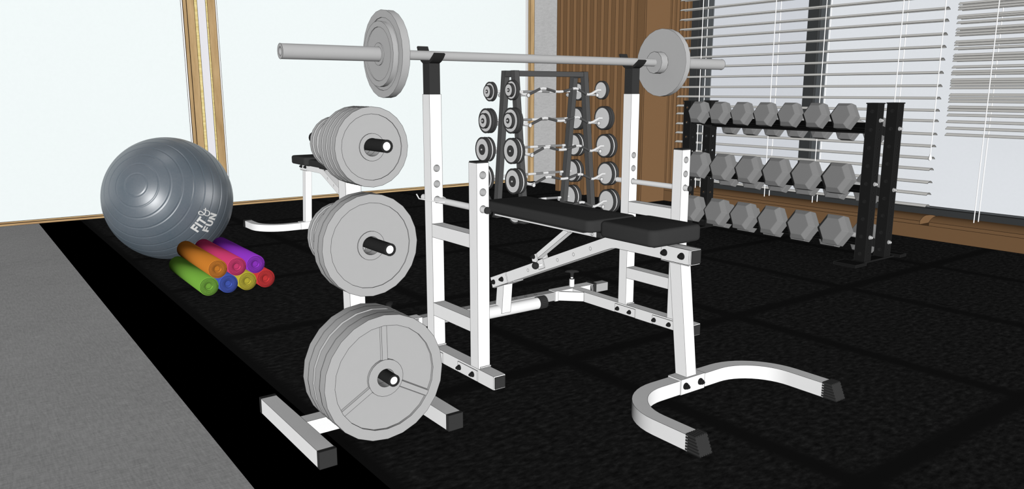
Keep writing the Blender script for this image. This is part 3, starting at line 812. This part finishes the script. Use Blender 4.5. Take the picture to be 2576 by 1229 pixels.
for i in range(nst + 1):
    a = PI * i / nst; r = BR
    for g in rings:
        dg = abs(a - g)
        if dg < 0.014: r -= 0.0028 * (1 - (dg / 0.014) ** 2)
        elif dg < 0.026: r += 0.0004 * math.sin((dg - .014) / .012 * PI)
    prof.append((r * math.sin(a), r * math.cos(a)))
bt = thing('exercise_ball', 'large blue-grey exercise ball printed FIT & FUN beside the rolled mats', 'exercise ball', tuple(BC - V((0, 0, BR))))
q = B(); q.lathe(prof, BC, axis, 96); shell = finish('ball_shell', q, ballm, bt, lines=False, thr=80)
c = V((0.297, -0.912, -0.283)).normalized(); u = V((0.632, -0.035, 0.774)); u = (u - c * u.dot(c)).normalized(); v = c.cross(u)
def on_ball(x, y, lift=0.0035):
    th = math.hypot(x, y)
    d = c if th < 1e-9 else c * math.cos(th) + (u * x + v * y) / th * math.sin(th)
    return BC + d * (BR + lift)
q = B()
def glyph(pts, ox, oy, sx, sy, rot):
    P = []
    for x, y in pts:
        X, Y = x * sx, y * sy; P.append((ox + X * math.cos(rot) - Y * math.sin(rot), oy + X * math.sin(rot) + Y * math.cos(rot)))
    top = [q.bm.verts.new(on_ball(*p)) for p in P]
    q.face(top)
st = .30
F_ = [[(0, 0), (st, 0), (st, 1), (0, 1)], [(st, .78), (.82, .78), (.82, 1), (st, 1)], [(st, .40), (.74, .40), (.74, .61), (st, .61)]]
I_ = [[(0, 0), (st, 0), (st, 1), (0, 1)]]
T_ = [[(0.32, 0), (.62, 0), (.62, .8), (.32, .8)], [(0, .79), (.94, .79), (.94, 1), (0, 1)]]
Uo = []
for i in range(9):
    a0_, a1_ = PI + PI * i / 9, PI + PI * (i + 1) / 9
    Uo.append([(.46 + .46 * math.cos(a0_), .42 + .42 * math.sin(a0_)), (.46 + .46 * math.cos(a1_), .42 + .42 * math.sin(a1_)), (.46 + .18 * math.cos(a1_), .42 + .2 * math.sin(a1_)), (.46 + .18 * math.cos(a0_), .42 + .2 * math.sin(a0_))])
U_ = [[(0, .42), (.28, .42), (.28, 1), (0, 1)], [(.64, .42), (.92, .42), (.92, 1), (.64, 1)]] + Uo
N_ = [[(0, 0), (.28, 0), (.28, 1), (0, 1)], [(.66, 0), (.94, 0), (.94, 1), (.66, 1)], [(.02, 1), (.28, 1), (.92, 0), (.66, 0)]]
def word(letters, ox, oy, s, rot, kx=0.62, gap=.13):
    x = 0
    for g, w in letters:
        for p in g: glyph([(a + x, b_) for a, b_ in p], ox, oy, s * kx, s, rot)
        x += w + gap
word([(F_, .82), (I_, st), (T_, .94)], -.208, -.047, .170, .0, kx=.60)
word([(F_, .82), (U_, .92), (N_, .94)], -.118, -.218, .137, .21, kx=.80)
finish('lettering', q, mat('pale_print', 0xD6D6D4, k=1.0), shell, lines=False)
amp = [(.115, .045), (.09, .055), (.045, .095), (.02, .14), (.045, .168), (.085, .160), (.095, .125), (.075, .09), (.06, .06), (.075, .02), (.115, -.005), (.15, .01), (.155, .05), (.125, .085), (.10, .10)]
def smooth_path(P, n=4):
    out = []
    for i in range(len(P) - 1):
        p0, p1, p2, p3 = P[max(i - 1, 0)], P[i], P[i + 1], P[min(i + 2, len(P) - 1)]
        for k in range(n):
            t = k / n
            out.append(tuple(.5 * (2 * p1[j] + (p2[j] - p0[j]) * t + (2 * p0[j] - 5 * p1[j] + 4 * p2[j] - p3[j]) * t * t + (3 * p1[j] - p0[j] - 3 * p2[j] + p3[j]) * t ** 3) for j in (0, 1)))
    return out + [P[-1]]
# ampersand: two linked loops and two short tails
amp = [(.035, .145), (.02, .115), (.04, .085), (.085, .078), (.125, .10), (.155, .085), (.165, .045), (.15, .005), (.115, -.005), (.09, .02), (.085, .06), (.075, .10), (.075, .145), (.058, .165), (.035, .145)]
def place(x, y): return (.045 + (x - .035) * 1.0, -.02 + y * .98)
q = B(); AP = [(.052, .118), (.046, .155), (.075, .175), (.098, .150), (.094, .105), (.083, .060), (.092, .012), (.125, -.012), (.160, .012), (.165, .055), (.148, .105), (.145, .128)]
q.tube([on_ball(*p, lift=.002) for p in smooth_path(AP)], .0045, 6)
q.tube([on_ball(*p, lift=.002) for p in smooth_path([(.052, .118), (.075, .082), (.12, .075), (.17, .108), (.18, .112)])], .0045, 6)
finish('ampersand', q, mat('pale_print', 0xD6D6D4, k=1.0), shell, lines=False)

# ------------------------------------------------------------------ rolled mats
mats_ = [(1.608, .0765, 0x74A840, 'green', 'at the left end of the bottom row'), (1.7605, .0765, 0x4559B0, 'blue', 'second in the bottom row'), (1.913, .0765, 0xB8AC3A, 'yellow', 'third in the bottom row'), (2.0655, .0765, 0xC83A3A, 'red', 'at the right end of the bottom row'),
         (1.6845, .2085, 0xC57A2E, 'orange', 'on top of the green and blue rolls'), (1.837, .2085, 0xCC4070, 'pink', 'in the middle of the upper row'), (1.9895, .2085, 0x9038C0, 'purple', 'on top of the yellow and red rolls')]
for x, z, h, cn, where in mats_:
    y0, y1, R = 6.285, 7.27, 0.0758
    t = thing('rolled_mat', '%s rolled exercise mat %s' % (cn, where), 'exercise mat', (x, (y0 + y1) / 2, z - R), 'rolled exercise mats stacked beside the ball')
    m = mat('foam_' + cn, h, nodes=stripe_nodes(h)); q = B()
    q.lathe([(.022, y0 + .03), (.022, y0), (R, y0), (R, y1), (.022, y1), (.022, y1 - .03)], (x, 0, z), (0, 1, 0), 40)
    q.lathe([(0, y0 + .012), (.022, y0 + .012)], (x, 0, z), (0, 1, 0), 40)
    sp = []
    for k in range(0, 5 * 28 + 1):
        a = 2 * PI * k / 28; r = .027 + (R - .005 - .027) * k / (5 * 28); sp.append((x + r * math.cos(a), y0 - .0008, z + r * math.sin(a)))
    finish('roll', q, m, t, thr=179)if False else finish('roll', q, m, t, thr=100, wires=[sp], lwk=1.0, lm=mat('spiral_gap', 0x201A20), )

# ------------------------------------------------------------------ scale everything to metres
done = set()
for o in bpy.data.objects:
    o.location = V(o.location) * S
    if o.type == 'MESH' and o.data.name not in done:
        done.add(o.data.name); o.data.transform(Matrix.Scale(S, 4)); o.data.update()
    if 'u' in o: del o['u']

# ------------------------------------------------------------------ light
w = bpy.data.worlds.new('World'); bpy.context.scene.world = w; w.use_nodes = True
bg = w.node_tree.nodes['Background']; bg.inputs['Color'].default_value = (1, 1, 1, 1); bg.inputs['Strength'].default_value = 0.13
def sun(name, az, el, e, ang=3):
    # az: degrees from -Y towards -X; light arrives from that side
    a, el = math.radians(az), math.radians(el)
    d = V((-math.sin(a) * math.cos(el), -math.cos(a) * math.cos(el), math.sin(el)))
    l = bpy.data.lights.new(name, 'SUN'); l.energy = e; l.angle = math.radians(ang); l.use_shadow = False
    o = bpy.data.objects.new(name, l); C.objects.link(o); o.rotation_euler = (-d).to_track_quat('-Z', 'Y').to_euler(); o.location = d * 6
    return l
G = PI / WH
sun('key_sun', 38, 4.5, 1.05 * G, 20)
sun('side_fill', -62, 4.0, 0.32 * G, 20)  # added lamp: second highlight on the ball, brighter front faces
sun('overhead_fill', 0, 88, 0.085 * G, 20)  # added fill lamp that lifts upward faces; no roof opening here

# ------------------------------------------------------------------ camera
F_PX = 1956.0; th = math.radians(11.1246); phi = math.radians(53.773)
cam = bpy.data.cameras.new('camera'); co_ = bpy.data.objects.new('camera', cam); C.objects.link(co_)
cam.sensor_fit = 'HORIZONTAL'; cam.sensor_width = 36.0; cam.lens = F_PX / 2576 * 36.0; cam.clip_start = 0.05; cam.clip_end = 100
fw = V((math.cos(phi) * math.cos(th), math.sin(phi) * math.cos(th), -math.sin(th)))
rt = V((math.sin(phi), -math.cos(phi), 0)); up = rt.cross(fw)
co_.matrix_world = Matrix(((rt.x, up.x, -fw.x, 0), (rt.y, up.y, -fw.y, 0), (rt.z, up.z, -fw.z, 1.6 * S), (0, 0, 0, 1)))
bpy.context.scene.camera = co_
vs = bpy.context.scene.view_settings
vs.view_transform = 'Standard'; vs.look = 'None'; vs.exposure = 0.0; vs.gamma = 1.0; vs.use_curve_mapping = False
cy = bpy.context.scene.cycles
cy.max_bounces = 4; cy.diffuse_bounces = 0
